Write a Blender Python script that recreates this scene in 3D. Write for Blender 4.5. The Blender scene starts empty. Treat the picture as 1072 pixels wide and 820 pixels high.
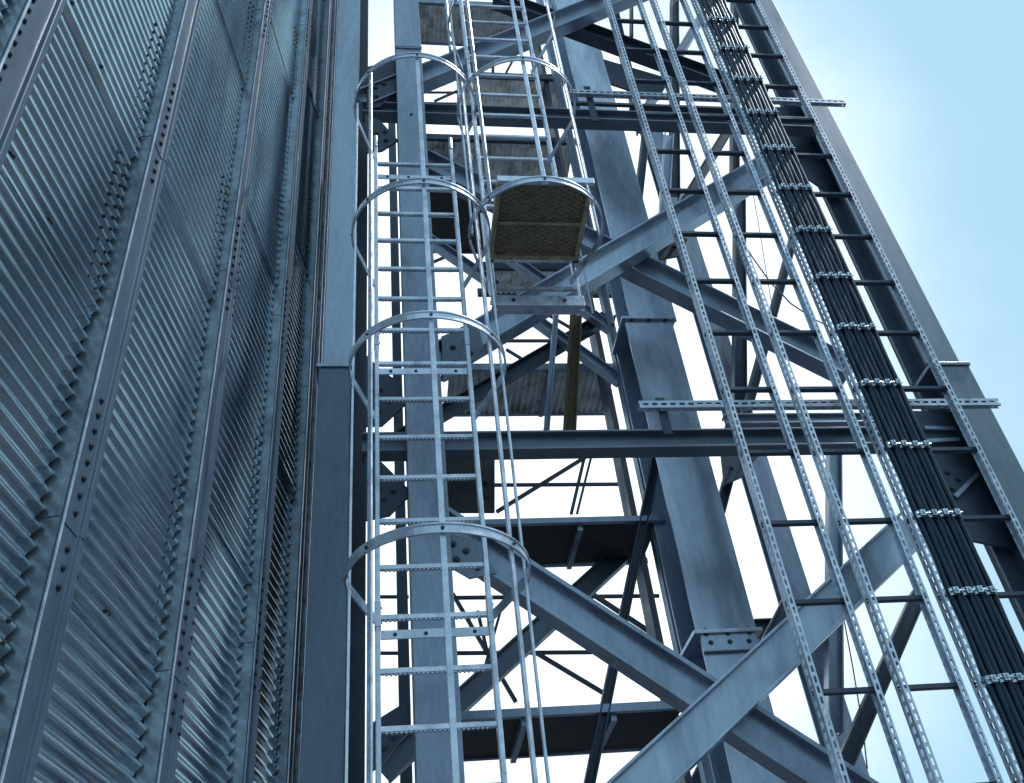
import bpy, math, random
from mathutils import Vector as V3, Matrix
random.seed(7)
SC = bpy.context.scene
COL = SC.collection
# ------------------------------------------------------------------ camera
F = 1000.0
PITCH, ROLL, YAW = math.radians(39.108), math.radians(-6.843), math.radians(10.288)
CAM = V3((0, 0, 1.6))
fw = V3((math.sin(YAW)*math.cos(PITCH), math.cos(YAW)*math.cos(PITCH), math.sin(PITCH)))
r0 = V3((math.cos(YAW), -math.sin(YAW), 0))
u0 = r0.cross(fw)
rr = math.cos(ROLL)*r0 + math.sin(ROLL)*u0
uu = -math.sin(ROLL)*r0 + math.cos(ROLL)*u0
cd = bpy.data.cameras.new('camera')
cam = bpy.data.objects.new('camera', cd)
COL.objects.link(cam)
cd.sensor_width = 36.0
cd.lens = 36.0*F/1072.0
cd.clip_start = 0.05
cd.clip_end = 3000
M = Matrix((rr, uu, -fw)).transposed().to_4x4()
M.translation = CAM
cam.matrix_world = M
SC.camera = cam

# ------------------------------------------------------------------ sky and sun
SUN_EL, SUN_AZ = math.radians(58), math.radians(98)     # azimuth clockwise from +Y
world = bpy.data.worlds.new('World')
SC.world = world
world.use_nodes = True
nt = world.node_tree
nt.nodes.clear()
N = nt.nodes.new
L = nt.links.new
out = N('ShaderNodeOutputWorld')
bg = N('ShaderNodeBackground')
sky = N('ShaderNodeTexSky')
sky.sky_type = 'NISHITA'
sky.sun_disc = False
sky.sun_elevation = SUN_EL
sky.sun_rotation = SUN_AZ
sky.air_density = 1.2
sky.dust_density = 0.6
sky.ozone_density = 1.6
tc = N('ShaderNodeTexCoord')
# high thin cloud: a broad white bank low over the structure, broken by noise
vd = N('ShaderNodeVectorMath'); vd.operation = 'DOT_PRODUCT'
bank = (fw*1.0 - rr*0.036 - uu*0.04).normalized()
vd.inputs[1].default_value = bank
L(tc.outputs['Generated'], vd.inputs[0])
nz = N('ShaderNodeTexNoise')
nz.inputs['Scale'].default_value = 2.6
nz.inputs['Detail'].default_value = 7
nz.inputs['Roughness'].default_value = 0.55
L(tc.outputs['Generated'], nz.inputs['Vector'])
ad = N('ShaderNodeMath'); ad.operation = 'MULTIPLY_ADD'
ad.inputs[1].default_value = 0.13
L(nz.outputs['Fac'], ad.inputs[0])
L(vd.outputs['Value'], ad.inputs[2])
mr = N('ShaderNodeMapRange')
mr.interpolation_type = 'SMOOTHSTEP'
mr.inputs['From Min'].default_value = 0.895
mr.inputs['From Max'].default_value = 1.035
mr.inputs['To Min'].default_value = 0.0
mr.inputs['To Max'].default_value = 1.0
L(ad.outputs[0], mr.inputs['Value'])
mix = N('ShaderNodeMix'); mix.data_type = 'RGBA'
L(mr.outputs[0], mix.inputs['Factor'])
# thin even haze over the whole sky, then the white bank
hz_ = N('ShaderNodeMix'); hz_.data_type = 'RGBA'; hz_.inputs['Factor'].default_value = 0.78
L(sky.outputs['Color'], hz_.inputs['A']); hz_.inputs['B'].default_value = (4.7, 7.75, 9.5, 1)
L(hz_.outputs['Result'], mix.inputs['A'])
mix.inputs['B'].default_value = (11.5, 12.6, 13.6, 1)
L(mix.outputs['Result'], bg.inputs['Color'])
bg.inputs['Strength'].default_value = 0.11
L(bg.outputs[0], out.inputs['Surface'])

sd = bpy.data.lights.new('sun', 'SUN')
sd.energy = 2.0
sd.angle = math.radians(1.5)
sd.color = (1.0, 0.99, 0.97)
sun = bpy.data.objects.new('sun', sd)
COL.objects.link(sun)
sdir = V3((math.sin(SUN_AZ)*math.cos(SUN_EL), math.cos(SUN_AZ)*math.cos(SUN_EL), math.sin(SUN_EL)))
sun.rotation_euler = sdir.to_track_quat('Z', 'Y').to_euler()
sun.location = (0, 0, 30)

SC.view_settings.view_transform = 'Standard'
SC.view_settings.look = 'None'
SC.view_settings.gamma = 1
SC.view_settings.exposure = 0.0
SC.render.engine = 'CYCLES'

# ------------------------------------------------------------------ pixel -> point at a real depth
def ray(x, y): return rr*((x-536)/F) - uu*((y-410)/F) + fw
def P(x, y, Y):
    d = ray(x, y)
    return CAM + d*(Y/d.y)

# ------------------------------------------------------------------ materials
def mat(name, col, metallic=0.3, rough=0.5, var=0.25, scale=6.0, streak=0.0, bump=0.05, dirt=None, dirt_amt=0.0, rvar=0.15):
    m = bpy.data.materials.new(name)
    m.use_nodes = True
    t = m.node_tree
    b = t.nodes['Principled BSDF']
    b.inputs['Metallic'].default_value = metallic
    tcn = t.nodes.new('ShaderNodeTexCoord')
    mp = t.nodes.new('ShaderNodeMapping')
    mp.inputs['Scale'].default_value = (1, 1, 1-0.85*streak)
    t.links.new(tcn.outputs['Object'], mp.inputs['Vector'])
    oi = t.nodes.new('ShaderNodeObjectInfo')
    vadd = t.nodes.new('ShaderNodeVectorMath'); vadd.operation = 'ADD'
    mul = t.nodes.new('ShaderNodeMath'); mul.operation = 'MULTIPLY'; mul.inputs[1].default_value = 37.0
    t.links.new(oi.outputs['Random'], mul.inputs[0])
    t.links.new(mp.outputs[0], vadd.inputs[0]); t.links.new(mul.outputs[0], vadd.inputs[1])
    n1 = t.nodes.new('ShaderNodeTexNoise')
    n1.inputs['Scale'].default_value = scale
    n1.inputs['Detail'].default_value = 8
    n1.inputs['Roughness'].default_value = 0.62
    t.links.new(vadd.outputs[0], n1.inputs['Vector'])
    n2 = t.nodes.new('ShaderNodeTexNoise')
    n2.inputs['Scale'].default_value = scale*14
    n2.inputs['Detail'].default_value = 3
    t.links.new(vadd.outputs[0], n2.inputs['Vector'])
    r = t.nodes.new('ShaderNodeMapRange')
    r.inputs['From Min'].default_value = 0.3; r.inputs['From Max'].default_value = 0.7
    r.inputs['To Min'].default_value = 1-var; r.inputs['To Max'].default_value = 1+var
    t.links.new(n1.outputs['Fac'], r.inputs['Value'])
    r2 = t.nodes.new('ShaderNodeMapRange')
    r2.inputs['From Min'].default_value = 0.3; r2.inputs['From Max'].default_value = 0.7
    r2.inputs['To Min'].default_value = 1-var*0.45; r2.inputs['To Max'].default_value = 1+var*0.45
    t.links.new(n2.outputs['Fac'], r2.inputs['Value'])
    mm = t.nodes.new('ShaderNodeMath'); mm.operation = 'MULTIPLY'
    t.links.new(r.outputs[0], mm.inputs[0]); t.links.new(r2.outputs[0], mm.inputs[1])
    ro = t.nodes.new('ShaderNodeMapRange')
    ro.inputs['To Min'].default_value = 0.86; ro.inputs['To Max'].default_value = 1.14
    t.links.new(oi.outputs['Random'], ro.inputs['Value'])
    m2 = t.nodes.new('ShaderNodeMath'); m2.operation = 'MULTIPLY'
    t.links.new(mm.outputs[0], m2.inputs[0]); t.links.new(ro.outputs[0], m2.inputs[1])
    mm = m2
    hv = t.nodes.new('ShaderNodeVectorMath'); hv.operation = 'SCALE'
    hv.inputs[0].default_value = col[:3]
    t.links.new(mm.outputs[0], hv.inputs['Scale'])
    src = hv.outputs[0]
    if dirt:
        n3 = t.nodes.new('ShaderNodeTexNoise')
        n3.inputs['Scale'].default_value = scale*0.7
        n3.inputs['Detail'].default_value = 10
        n3.inputs['Roughness'].default_value = 0.7
        n3.inputs['Distortion'].default_value = 0.6
        t.links.new(vadd.outputs[0], n3.inputs['Vector'])
        r3 = t.nodes.new('ShaderNodeMapRange')
        r3.inputs['From Min'].default_value = 0.50; r3.inputs['From Max'].default_value = 0.68
        r3.inputs['To Max'].default_value = dirt_amt
        t.links.new(n3.outputs['Fac'], r3.inputs['Value'])
        mx = t.nodes.new('ShaderNodeMix'); mx.data_type = 'RGBA'
        t.links.new(r3.outputs[0], mx.inputs['Factor'])
        t.links.new(src, mx.inputs['A'])
        mx.inputs['B'].default_value = (*dirt, 1)
        src = mx.outputs['Result']
    t.links.new(src, b.inputs['Base Color'])
    rg = t.nodes.new('ShaderNodeMapRange')
    rg.inputs['From Min'].default_value = 0.3; rg.inputs['From Max'].default_value = 0.7
    rg.inputs['To Min'].default_value = max(0.05, rough-rvar); rg.inputs['To Max'].default_value = min(1, rough+rvar)
    t.links.new(n1.outputs['Fac'], rg.inputs['Value'])
    t.links.new(rg.outputs[0], b.inputs['Roughness'])
    if bump:
        bp = t.nodes.new('ShaderNodeBump')
        bp.inputs['Strength'].default_value = bump
        bp.inputs['Distance'].default_value = 0.01
        t.links.new(n2.outputs['Fac'], bp.inputs['Height'])
        t.links.new(bp.outputs[0], b.inputs['Normal'])
    return m

GALV = mat('bright_galvanised', (0.62, 0.67, 0.77), 0.6, 0.34, 0.22, 9, 0, 0.05, (0.16, 0.21, 0.27), 0.5)
TRAYM = mat('slotted_galvanised', (0.52, 0.57, 0.66), 0.55, 0.40, 0.22, 11, 0, 0.04, (0.14, 0.18, 0.22), 0.4)
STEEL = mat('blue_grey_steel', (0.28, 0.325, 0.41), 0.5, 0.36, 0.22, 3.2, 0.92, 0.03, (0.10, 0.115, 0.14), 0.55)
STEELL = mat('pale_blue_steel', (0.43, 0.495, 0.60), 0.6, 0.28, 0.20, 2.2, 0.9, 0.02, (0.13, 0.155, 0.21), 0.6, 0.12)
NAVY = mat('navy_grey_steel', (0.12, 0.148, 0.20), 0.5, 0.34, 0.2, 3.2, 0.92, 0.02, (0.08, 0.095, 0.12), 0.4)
STEELM = mat('mid_grey_steel', (0.17, 0.205, 0.255), 0.4, 0.42, 0.2, 3.2, 0.92, 0.02, (0.10, 0.12, 0.15), 0.4)
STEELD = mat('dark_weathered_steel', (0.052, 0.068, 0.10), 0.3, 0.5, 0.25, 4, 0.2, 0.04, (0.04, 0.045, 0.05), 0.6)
CLAD = mat('weathered_zinc_sheet', (0.56, 0.66, 0.71), 0.95, 0.15, 0.10, 3.0, 0.85, 0.003, (0.32, 0.385, 0.42), 0.5, 0.04)
GIRT = mat('stiffener_steel', (0.075, 0.11, 0.155), 0.3, 0.42, 0.2, 2.4, 0.7, 0.03, (0.07, 0.10, 0.16), 0.5)
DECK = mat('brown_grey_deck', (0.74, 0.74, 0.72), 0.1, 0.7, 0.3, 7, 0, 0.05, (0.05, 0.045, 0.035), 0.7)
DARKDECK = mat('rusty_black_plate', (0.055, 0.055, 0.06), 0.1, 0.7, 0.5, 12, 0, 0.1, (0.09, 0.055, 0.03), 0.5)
RUST = mat('rust_brown', (0.085, 0.06, 0.028), 0.1, 0.8, 0.4, 14, 0.4, 0.15, (0.04, 0.03, 0.015), 0.6)
GRATE = mat('expanded_metal', (0.42, 0.35, 0.25), 0.3, 0.6, 0.3, 20, 0, 0.05, (0.08, 0.06, 0.03), 0.6)
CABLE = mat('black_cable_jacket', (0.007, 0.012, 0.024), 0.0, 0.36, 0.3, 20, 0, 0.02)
CABLE.node_tree.nodes['Principled BSDF'].inputs['Specular Tint'].default_value = (0.55, 0.78, 1.0, 1)
CLAMP = mat('shiny_clamp', (0.55, 0.62, 0.68), 0.85, 0.25, 0.2, 30, 0, 0.05)
BOLT = mat('bolt_steel', (0.06, 0.07, 0.085), 0.5, 0.45, 0.3, 40, 0, 0.0)
WEB = mat('stiffener_web_zinc', (0.42, 0.475, 0.54), 0.7, 0.33, 0.32, 9, 0.0, 0.02, (0.10, 0.15, 0.20), 0.4, 0.08)
GROUND = mat('gravel_ground', (0.06, 0.066, 0.08), 0, 0.9, 0.3, 3, 0, 0.3)

# ------------------------------------------------------------------ mesh builder
class MB:
    def __init__(s): s.v = []; s.f = []
    def prism(s, prof, p1, p2, ax, ay):
        n = len(prof); b = len(s.v)
        for p in (p1, p2):
            for a, c in prof: s.v.append(p + ax*a + ay*c)
        for i in range(n):
            j = (i+1) % n
            s.f.append((b+i, b+j, b+n+j, b+n+i))
        s.f.append(tuple(b+i for i in reversed(range(n))))
        s.f.append(tuple(b+n+i for i in range(n)))
        return s
    def bar(s, p1, p2, w, h, up=V3((0, 0, 1))):
        d = (p2-p1).normalized()
        ax = d.cross(up)
        if ax.length < 1e-4: ax = V3((1, 0, 0))
        ax.normalize(); ay = ax.cross(d).normalized()
        return s.prism([(-w/2, -h/2), (w/2, -h/2), (w/2, h/2), (-w/2, h/2)], p1, p2, ax, ay)
    def box(s, lo, hi):
        lo = V3(lo); hi = V3(hi)
        return s.prism([(0, 0), (hi.x-lo.x, 0), (hi.x-lo.x, hi.y-lo.y), (0, hi.y-lo.y)], V3((lo.x, lo.y, lo.z)), V3((lo.x, lo.y, hi.z)), V3((1, 0, 0)), V3((0, 1, 0)))
    def tube(s, p1, p2, r, n=10, up=V3((0, 0, 1))):
        d = (p2-p1).normalized()
        ax = d.cross(up)
        if ax.length < 1e-4: ax = V3((1, 0, 0))
        ax.normalize(); ay = ax.cross(d).normalized()
        return s.prism([(r*math.cos(2*math.pi*i/n), r*math.sin(2*math.pi*i/n)) for i in range(n)], p1, p2, ax, ay)
    def path(s, pts, prof, axes):
        """sweep closed profile through pts; axes[i]=(ax,ay)"""
        n = len(prof); b = len(s.v)
        for p, (ax, ay) in zip(pts, axes):
            for a, c in prof: s.v.append(p+ax*a+ay*c)
        for k in range(len(pts)-1):
            for i in range(n):
                j = (i+1) % n
                s.f.append((b+k*n+i, b+k*n+j, b+(k+1)*n+j, b+(k+1)*n+i))
        s.f.append(tuple(b+i for i in reversed(range(n))))
        e = b+(len(pts)-1)*n
        s.f.append(tuple(e+i for i in range(n)))
        return s
    def slotted(s, p, d, Ln, aw, at, w, t, pitch, sl, sw):
        """perforated strip: p = start corner centre, d along, aw across width, at thickness"""
        e = (w-sw)/2
        for sg in (-1, 1):
            c = aw*(sg*(w-e)/2)
            s.prism([(-e/2, -t/2), (e/2, -t/2), (e/2, t/2), (-e/2, t/2)], p+c, p+c+d*Ln, aw, at)
        k = 0; x = 0.0; bl = pitch-sl; eps = 0.0004
        while x < Ln:
            x2 = min(x+bl, Ln)
            q = sw/2+eps; tt = t/2-eps
            s.prism([(-q, -tt), (q, -tt), (q, tt), (-q, tt)], p+d*x, p+d*x2, aw, at)
            x += pitch
        return s
    def build(s, name, m, parent=None, origin=None, smooth=False, bevel=0.0):
        o_ = V3(origin) if origin is not None else (V3((0, 0, 0)) if parent is None else V3((0, 0, 0)))
        base = world_loc(parent) if parent is not None else V3((0, 0, 0))
        if origin is None: o_ = base if parent is not None else V3((0, 0, 0))
        me = bpy.data.meshes.new(name)
        me.from_pydata([tuple(v-o_) for v in s.v], [], s.f)
        me.materials.append(m)
        if smooth:
            me.polygons.foreach_set('use_smooth', [True]*len(me.polygons))
        me.update()
        o = bpy.data.objects.new(name, me)
        COL.objects.link(o)
        if parent is not None:
            o.parent = parent
            o.location = o_-base
        else:
            o.location = o_
        if bevel:
            bm = o.modifiers.new('bevel', 'BEVEL'); bm.width = bevel; bm.segments = 2; bm.limit_method = 'ANGLE'
        return o
def world_loc(o):
    v = V3((0, 0, 0))
    while o is not None:
        v += o.location; o = o.parent
    return v
def tag(o, label=None, cat=None, group=None, kind=None):
    if label: o['label'] = label
    if cat: o['category'] = cat
    if group: o['group'] = group
    if kind: o['kind'] = kind
    return o
def thing(name, loc, label, cat, group=None):
    o = bpy.data.objects.new(name, None)
    o.empty_display_size = 0.1
    COL.objects.link(o); o.location = loc
    return tag(o, label, cat, group)
def dup(o, off, parent=None):
    c = o.copy(); COL.objects.link(c); c.location = o.location+V3(off)
    if parent is not None: c.parent = parent
    return c
X, Yv, Z = V3((1, 0, 0)), V3((0, 1, 0)), V3((0, 0, 1))

def iprof(h, w, tf, tw):
    """I profile: a across flange width (w), b along height (h)"""
    a, b, c, d = w/2, h/2, tw/2, h/2-tf
    return [(-a, -b), (a, -b), (a, -d), (c, -d), (c, d), (a, d), (a, b), (-a, b), (-a, d), (-c, d), (-c, -d), (-a, -d)]
def cprof(h, w, t):
    a, b = w/2, h/2
    return [(-a, -b), (a, -b), (a, -b+t), (-a+t, -b+t), (-a+t, b-t), (a, b-t), (a, b), (-a, b)]

_hex = None
def bolt_mesh():
    global _hex
    if _hex is None:
        b = MB()
        b.prism([(0.011*math.cos(k*math.pi/3), 0.011*math.sin(k*math.pi/3)) for k in range(6)], V3((0, 0, 0)), V3((0, 0, 0.007)), X, Yv)
        b.prism([(0.006*math.cos(k*math.pi/4), 0.006*math.sin(k*math.pi/4)) for k in range(8)], V3((0, 0, 0.007)), V3((0, 0, 0.011)), X, Yv)
        b.prism([(0.014*math.cos(k*math.pi/5), 0.014*math.sin(k*math.pi/5)) for k in range(10)], V3((0, 0, -0.001)), V3((0, 0, 0.002)), X, Yv)
        me = bpy.data.meshes.new('bolt'); me.from_pydata([tuple(v) for v in b.v], [], b.f); me.materials.append(BOLT)
        _hex = (me, b)
    return _hex
def bolt(p, n, parent, s=1.0):
    me, _ = bolt_mesh()
    o = bpy.data.objects.new('bolt', me); COL.objects.link(o)
    o.rotation_euler = n.to_track_quat('Z', 'Y').to_euler()
    o.scale = (s, s, s)
    o.parent = parent; o.location = p-world_loc(parent)
    return o

# ------------------------------------------------------------------ ground
g = MB(); g.box((-400, -400, -0.3), (400, 400, 0))
tag(g.build('ground', GROUND), kind='structure')

# ------------------------------------------------------------------ corrugated wall on the left
AZ = math.radians(10.0)
we = V3((math.sin(AZ), math.cos(AZ), 0))
wn = V3((math.cos(AZ), -math.sin(AZ), 0))
CF = 1.42          # distance of the stiffener faces from the camera
CS = CF+0.062      # distance of the sheets
ZT = 12.5
def wp(s, z, c=CS): return V3((0, 0, z)) + we*s - wn*c
def ws(x, y, c=CF):
    d = ray(x, y); d = d*(-c/(d.dot(wn)))
    return d.dot(we), d.z+1.6
wall = thing('corrugated_wall', wp(2.5, 0), 'tall wall of weathered corrugated metal sheets between bolted vertical stiffeners, on the left', 'wall')
FR = [ws(46, 55)[0], ws(120, 410)[0], ws(232, 410)[0], ws(297, 380)[0], ws(327, 380)[0]]   # right edges of stiffeners
FR = [FR[0]-1.0] + FR
FWID = [0.16]*4+[0.15, 0.11]
print('stiffeners', [round(a, 2) for a in FR])
pitch, amp = 0.066, 0.0125
PL = 0.9
bolts = []
ends = FR + [ws(345, 380)[0]+0.25]
SEAMS = [[2.4, 4.4, 6.5, 8.6, 10.7], [2.05, 4.13, 5.07, 7.1, 9.2, 11.3], [1.1, 3.14, 5.23, 7.15, 9.2, 11.2], [2.0, 4.1, 6.3, 8.5, 10.6], [3.0, 5.1, 7.2, 9.3, 11.4], [2.1, 4.2, 6.3, 8.4, 10.5]]
from mathutils import noise as mnoise
def sheet(s0, s1, z0, z1, off):
    mb = MB(); n = int(round((z1-z0)/pitch*8)); m = 9
    sd_ = V3((random.uniform(0, 50), 0, 0))
    for i in range(n+1):
        z = z0+(z1-z0)*i/n
        d = amp*math.sin(2*math.pi*z/pitch)
        for j in range(m):
            s_ = s0+(s1-s0)*j/(m-1)
            q = V3((s_*1.6, z*1.3, 0))+sd_
            dz = 0.003*mnoise.noise(q*2.2)
            mb.v.append(wp(s_, z+dz, CS-off*(1-i/n)-d*(1+0.12*mnoise.noise(q*3))-0.002*mnoise.noise(q)))
    for i in range(n):
        for j in range(m-1):
            k = i*m+j
            mb.f.append((k, k+1, k+m+1, k+m))
    k = len(mb.v)
    mb.v += [wp(s0, z0, CS+0.016), wp(s1, z0, CS+0.016)]
    mb.f.append((k, k+1, m-1, 0))
    return mb
for b_i in range(len(ends)-2):
    s0 = ends[b_i]-0.03
    s1 = ends[b_i+1]-(FWID[b_i+1]+0.018 if b_i+1 < len(FWID) else 0)
    seams = SEAMS[b_i]
    k = 0
    for z0, z1 in zip([0.0]+seams, seams+[ZT]):
        sheet(s0, s1, z0, z1-0.004, 0.020).build('cladding_sheet', CLAD, wall, smooth=True)
        # screws along the seam and in two columns close to the next stiffener
        q = s0+0.12
        while z0 > 0.1 and q < s1-0.2:
            bolts.append((wp(q, z0+pitch*1.25, CS-0.02), 0.8)); q += 0.27
        if b_i+1 < len(FWID):
            fl = ends[b_i+1]-FWID[b_i+1]
            j = 0
            while True:
                zz = (math.floor(z0/pitch)+2+j)*pitch+pitch*0.25
                if zz > min(z1-0.05, z0+(0.92 if z0 > 0.1 else 0)): break
                for ds in (0.06, 0.125):
                    bolts.append((wp(fl-ds, zz, CS-0.022), 0.8))
                j += 1
        k += 1
JZ = {0: [2.6, 5.0, 7.6], 1: [ws(50, 60)[1]+0.6, ws(20, 120)[1]-0.9, 7.8], 2: [ws(165, 158)[1], ws(78, 560)[1], 8.0], 3: [ws(283, 40)[1], ws(243, 300)[1], ws(193, 720)[1]],
      4: [ws(322, 38)[1], ws(299, 345)[1], ws(276, 690)[1], 2.0], 5: [ws(336, 110)[1], ws(327, 420)[1], 2.4]}
for i, s in enumerate(FR):
    w = FWID[i]
    if i == 1:
        for j in range(60): bolts.append((wp(s-w+0.03, 3.9+0.066*j, CF), 0.9))
    st = MB()
    # hollow hat section: web towards the camera, face, rolled far lip
    t = 0.006
    prof = [(-w, 0.0), (-w, -(CS-CF)), (-w+0.012, -(CS-CF)-0.004), (-w+0.016, -(CS-CF)), (-0.05, -(CS-CF)), (-0.034, -(CS-CF)-0.012), (-0.004, -(CS-CF)-0.012), (0, -(CS-CF)), (0, 0.02), (-w, 0.02)]
    prof = [(-w, -(CS-CF)+0.004), (-w, -(CS-CF)-0.012), (-w+0.006, -(CS-CF)-0.012), (-w+0.008, -(CS-CF)), (-0.036, -(CS-CF)), (-0.030, -(CS-CF)-0.014), (-0.004, -(CS-CF)-0.014), (0, -(CS-CF)-0.008), (0, 0.02), (-w+0.004, 0.02)]
    st.prism(prof, wp(s, 0), wp(s, ZT), we, -wn)
    so = st.build('stiffener', GIRT, wall, bevel=0.003)
    wb = MB(); wb.prism([(-w-0.003, 0.008), (-w-0.003, -(CS-CF)-0.006), (-w-0.0002, -(CS-CF)-0.006), (-w-0.0002, 0.008)], wp(s, 0), wp(s, ZT), we, -wn)
    wb.build('web_plate', WEB, so)
    el = MB(); el.prism([(-w-0.004, -(CS-CF)-0.017), (-w+0.006, -(CS-CF)-0.017), (-w+0.006, -(CS-CF)-0.0125), (-w-0.004, -(CS-CF)-0.0125)], wp(s, 0), wp(s, ZT), we, -wn)
    el.build('edge_lip', GALV, so)
    # joints with cover plates and bolts
    for zj in JZ[i]:
        if zj > ZT-0.5: continue
        jp = MB(); jp.prism([(-w-0.005, 0.01), (-w-0.005, -(CS-CF)-0.003), (-0.034, -(CS-CF)-0.003), (-0.030, -(CS-CF)-0.0165), (0.002, -(CS-CF)-0.0165), (0.002, 0.01)], wp(s, zj), wp(s, zj+0.003), we, -wn)
        jp.build('joint_strip', GIRT, so)
        for j in range(-3, 9 if i < 4 else 7):
            if j == 0: continue
            bolts.append((wp(s-0.075, zj+0.066*j, CF-0.0), 0.95))
            if i in (3, 4): bolts.append((wp(s-0.02, zj+0.066*j, CF-0.012), 0.8))
def pix(p):
    d = p-CAM
    c = d.dot(fw)
    return (536+F*d.dot(rr)/c, 410-F*d.dot(uu)/c, c) if c > 0 else (-9, -9, 1)
vis = []
for p, s in bolts:
    x, y, c = pix(p)
    if -8 < x < 1080 and -8 < y < 828: vis.append((c, p, s))
vis.sort(key=lambda t: t[0])
print('wall bolts', len(vis))
for c, p, s in vis[:100]: bolt(p, wn, wall, s)
rb = MB(); _, bb = bolt_mesh()
q = wn.to_track_quat('Z', 'Y')
for c, p, s in vis[100:]:
    n = len(rb.v)
    rb.v += [p+q @ (v*s) for v in bb.v]; rb.f += [tuple(i+n for i in f) for f in bb.f]
tag(rb.build('bolt', BOLT, wall), kind='stuff')

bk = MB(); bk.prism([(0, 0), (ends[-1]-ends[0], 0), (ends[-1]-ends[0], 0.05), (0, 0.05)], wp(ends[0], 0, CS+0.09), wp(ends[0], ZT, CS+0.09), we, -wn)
bk.build('gap_shade_panel', CABLE, wall)  # added black sheet; its colour stands in for deep shade in the sheet-end gaps
cp_ = MB(); cp_.prism([(0.004, -(CS-CF)+0.01), (ends[-1]-FR[-1], -(CS-CF)+0.01), (ends[-1]-FR[-1], 0.02), (0.004, 0.02)], wp(FR[-1], 0), wp(FR[-1], ZT), we, -wn)
cp_ = cp_.build('corner_panel', STEELD, wall)
for q_ in (0.10, 0.19):
    rb_ = MB(); rb_.prism([(q_, -(CS-CF)-0.02), (q_+0.012, -(CS-CF)-0.02), (q_+0.012, -(CS-CF)+0.009), (q_, -(CS-CF)+0.009)], wp(FR[-1], 0), wp(FR[-1], ZT), we, -wn)
    rb_.build('edge_angle', GALV, cp_)
# ------------------------------------------------------------------ columns
def column(name, label, xl, xr, yref, Yf, depth, z0, z1, m, web='y', group='steel columns of the tower', tf=0.02, fix=None):
    """H column, front flange in plane Yf; xl..xr are its edges seen at yref"""
    a, b = P(xl, yref, Yf).x, P(xr, yref, Yf).x
    mb = MB()
    mb.prism(iprof(depth, b-a, tf, 0.016), V3(((a+b)/2, Yf+depth/2, z0)), V3(((a+b)/2, Yf+depth/2, z1)), X, Yv)
    o = mb.build(name, m, origin=((a+b)/2, Yf+depth/2, z0), bevel=0.004)
    tag(o, label, 'column', group)
    return o, a, b
def splice(o, a, b, Yf, z, depth, over=0.02, h=0.03, m=STEEL, bolts_n=3):
    p = MB(); p.box((a-over, Yf-over, z), (b+over, Yf+depth+over, z+h))
    pl = p.build('splice_plate', m, o, bevel=0.003)
    return pl

# A: by the wall, wider darker lower length, paler upper one
zj = P(350, 385, 5.0).z
YA = 5.0
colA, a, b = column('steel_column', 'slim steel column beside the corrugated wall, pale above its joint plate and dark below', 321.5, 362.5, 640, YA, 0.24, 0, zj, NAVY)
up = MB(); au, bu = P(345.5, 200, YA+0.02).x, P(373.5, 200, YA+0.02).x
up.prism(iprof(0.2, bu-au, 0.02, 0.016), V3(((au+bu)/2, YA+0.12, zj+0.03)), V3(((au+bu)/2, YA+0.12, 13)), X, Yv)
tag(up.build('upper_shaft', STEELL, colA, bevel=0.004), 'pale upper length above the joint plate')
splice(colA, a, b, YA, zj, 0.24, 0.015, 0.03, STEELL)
x = P(384, 300, 5.42).x
rs = MB(); rs.prism(iprof(0.16, 0.16, 0.014, 0.01), V3((x-0.08, 5.5, 0)), V3((x-0.08, 5.5, 13)), X, Yv)
tag(rs.build('steel_column', STEELD, origin=(x-0.08, 5.5, 0), bevel=0.003), 'dark narrow steel column half hidden behind the wall side column', 'column', 'steel columns of the tower')
# B: behind the first ladder
YB = 4.82
colB, a, b = column('steel_column', 'grey steel column standing directly behind the lower caged ladder', 424.5, 463, 420, YB, 0.22, 0, 13, STEEL)
zs = P(428, 50, YB).z
for k in (-1, 1):
    p = MB(); p.box((a-0.006, YB-0.012, zs+0.012*k-0.01), (b+0.006, YB-0.001, zs+0.012*k+0.004)); p.build('splice_plate', STEEL, colB)
bolt(V3(((a+b)/2, YB-0.002, P(430, 120, YB).z)), V3((0, -1, 0)), colB, 0.9)
# C: the wide pale column
YC = 5.9
zc = P(690, 336, YC).z; zc2 = P(760, 664, YC).z
colC, a, b = column('steel_column', 'widest pale blue steel column, behind the crossed braces, with two flanged splices', 715, 776, 600, YC, 0.42, zc2+0.03, zc, STEELL)
au, bu = P(613.5, 137, YC+0.03).x, P(653.5, 137, YC+0.03).x
u_ = MB(); u_.prism(iprof(0.36, bu-au, 0.022, 0.016), V3(((au+bu)/2, YC+0.21, zc+0.03)), V3(((au+bu)/2, YC+0.21, 14)), X, Yv)
u_.build('upper_shaft', STEELL, colC, bevel=0.004)
for zz in (zc, zc2):
    pl = splice(colC, a, b, YC, zz, 0.42, 0.03, 0.028, STEELL)
    for k in range(3):
        bolt(V3((a+0.06+k*(b-a-0.12)/2, YC-0.012, zz+0.028)), Z, pl, 1.2)
        bolt(V3((a+0.06+k*(b-a-0.12)/2, YC-0.012, zz-0.0)), -Z, pl, 1.2)
cap = MB(); cap.box((a+0.02, YC-0.008, zc2-0.12), (b-0.02, YC+0.02, zc2)); cp = cap.build('splice_collar', STEELL, colC, bevel=0.003)
for k in range(3): bolt(V3((a+0.08+k*(b-a-0.16)/2, YC-0.008, zc2-0.06)), V3((0, -1, 0)), cp, 1.3)
lo = MB(); lo.prism(iprof(0.36, b-a-0.05, 0.02, 0.016), V3(((a+b)/2, YC+0.21, 0)), V3(((a+b)/2, YC+0.21, zc2)), X, Yv); lo.build('lower_shaft', STEELL, colC, bevel=0.004)
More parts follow.
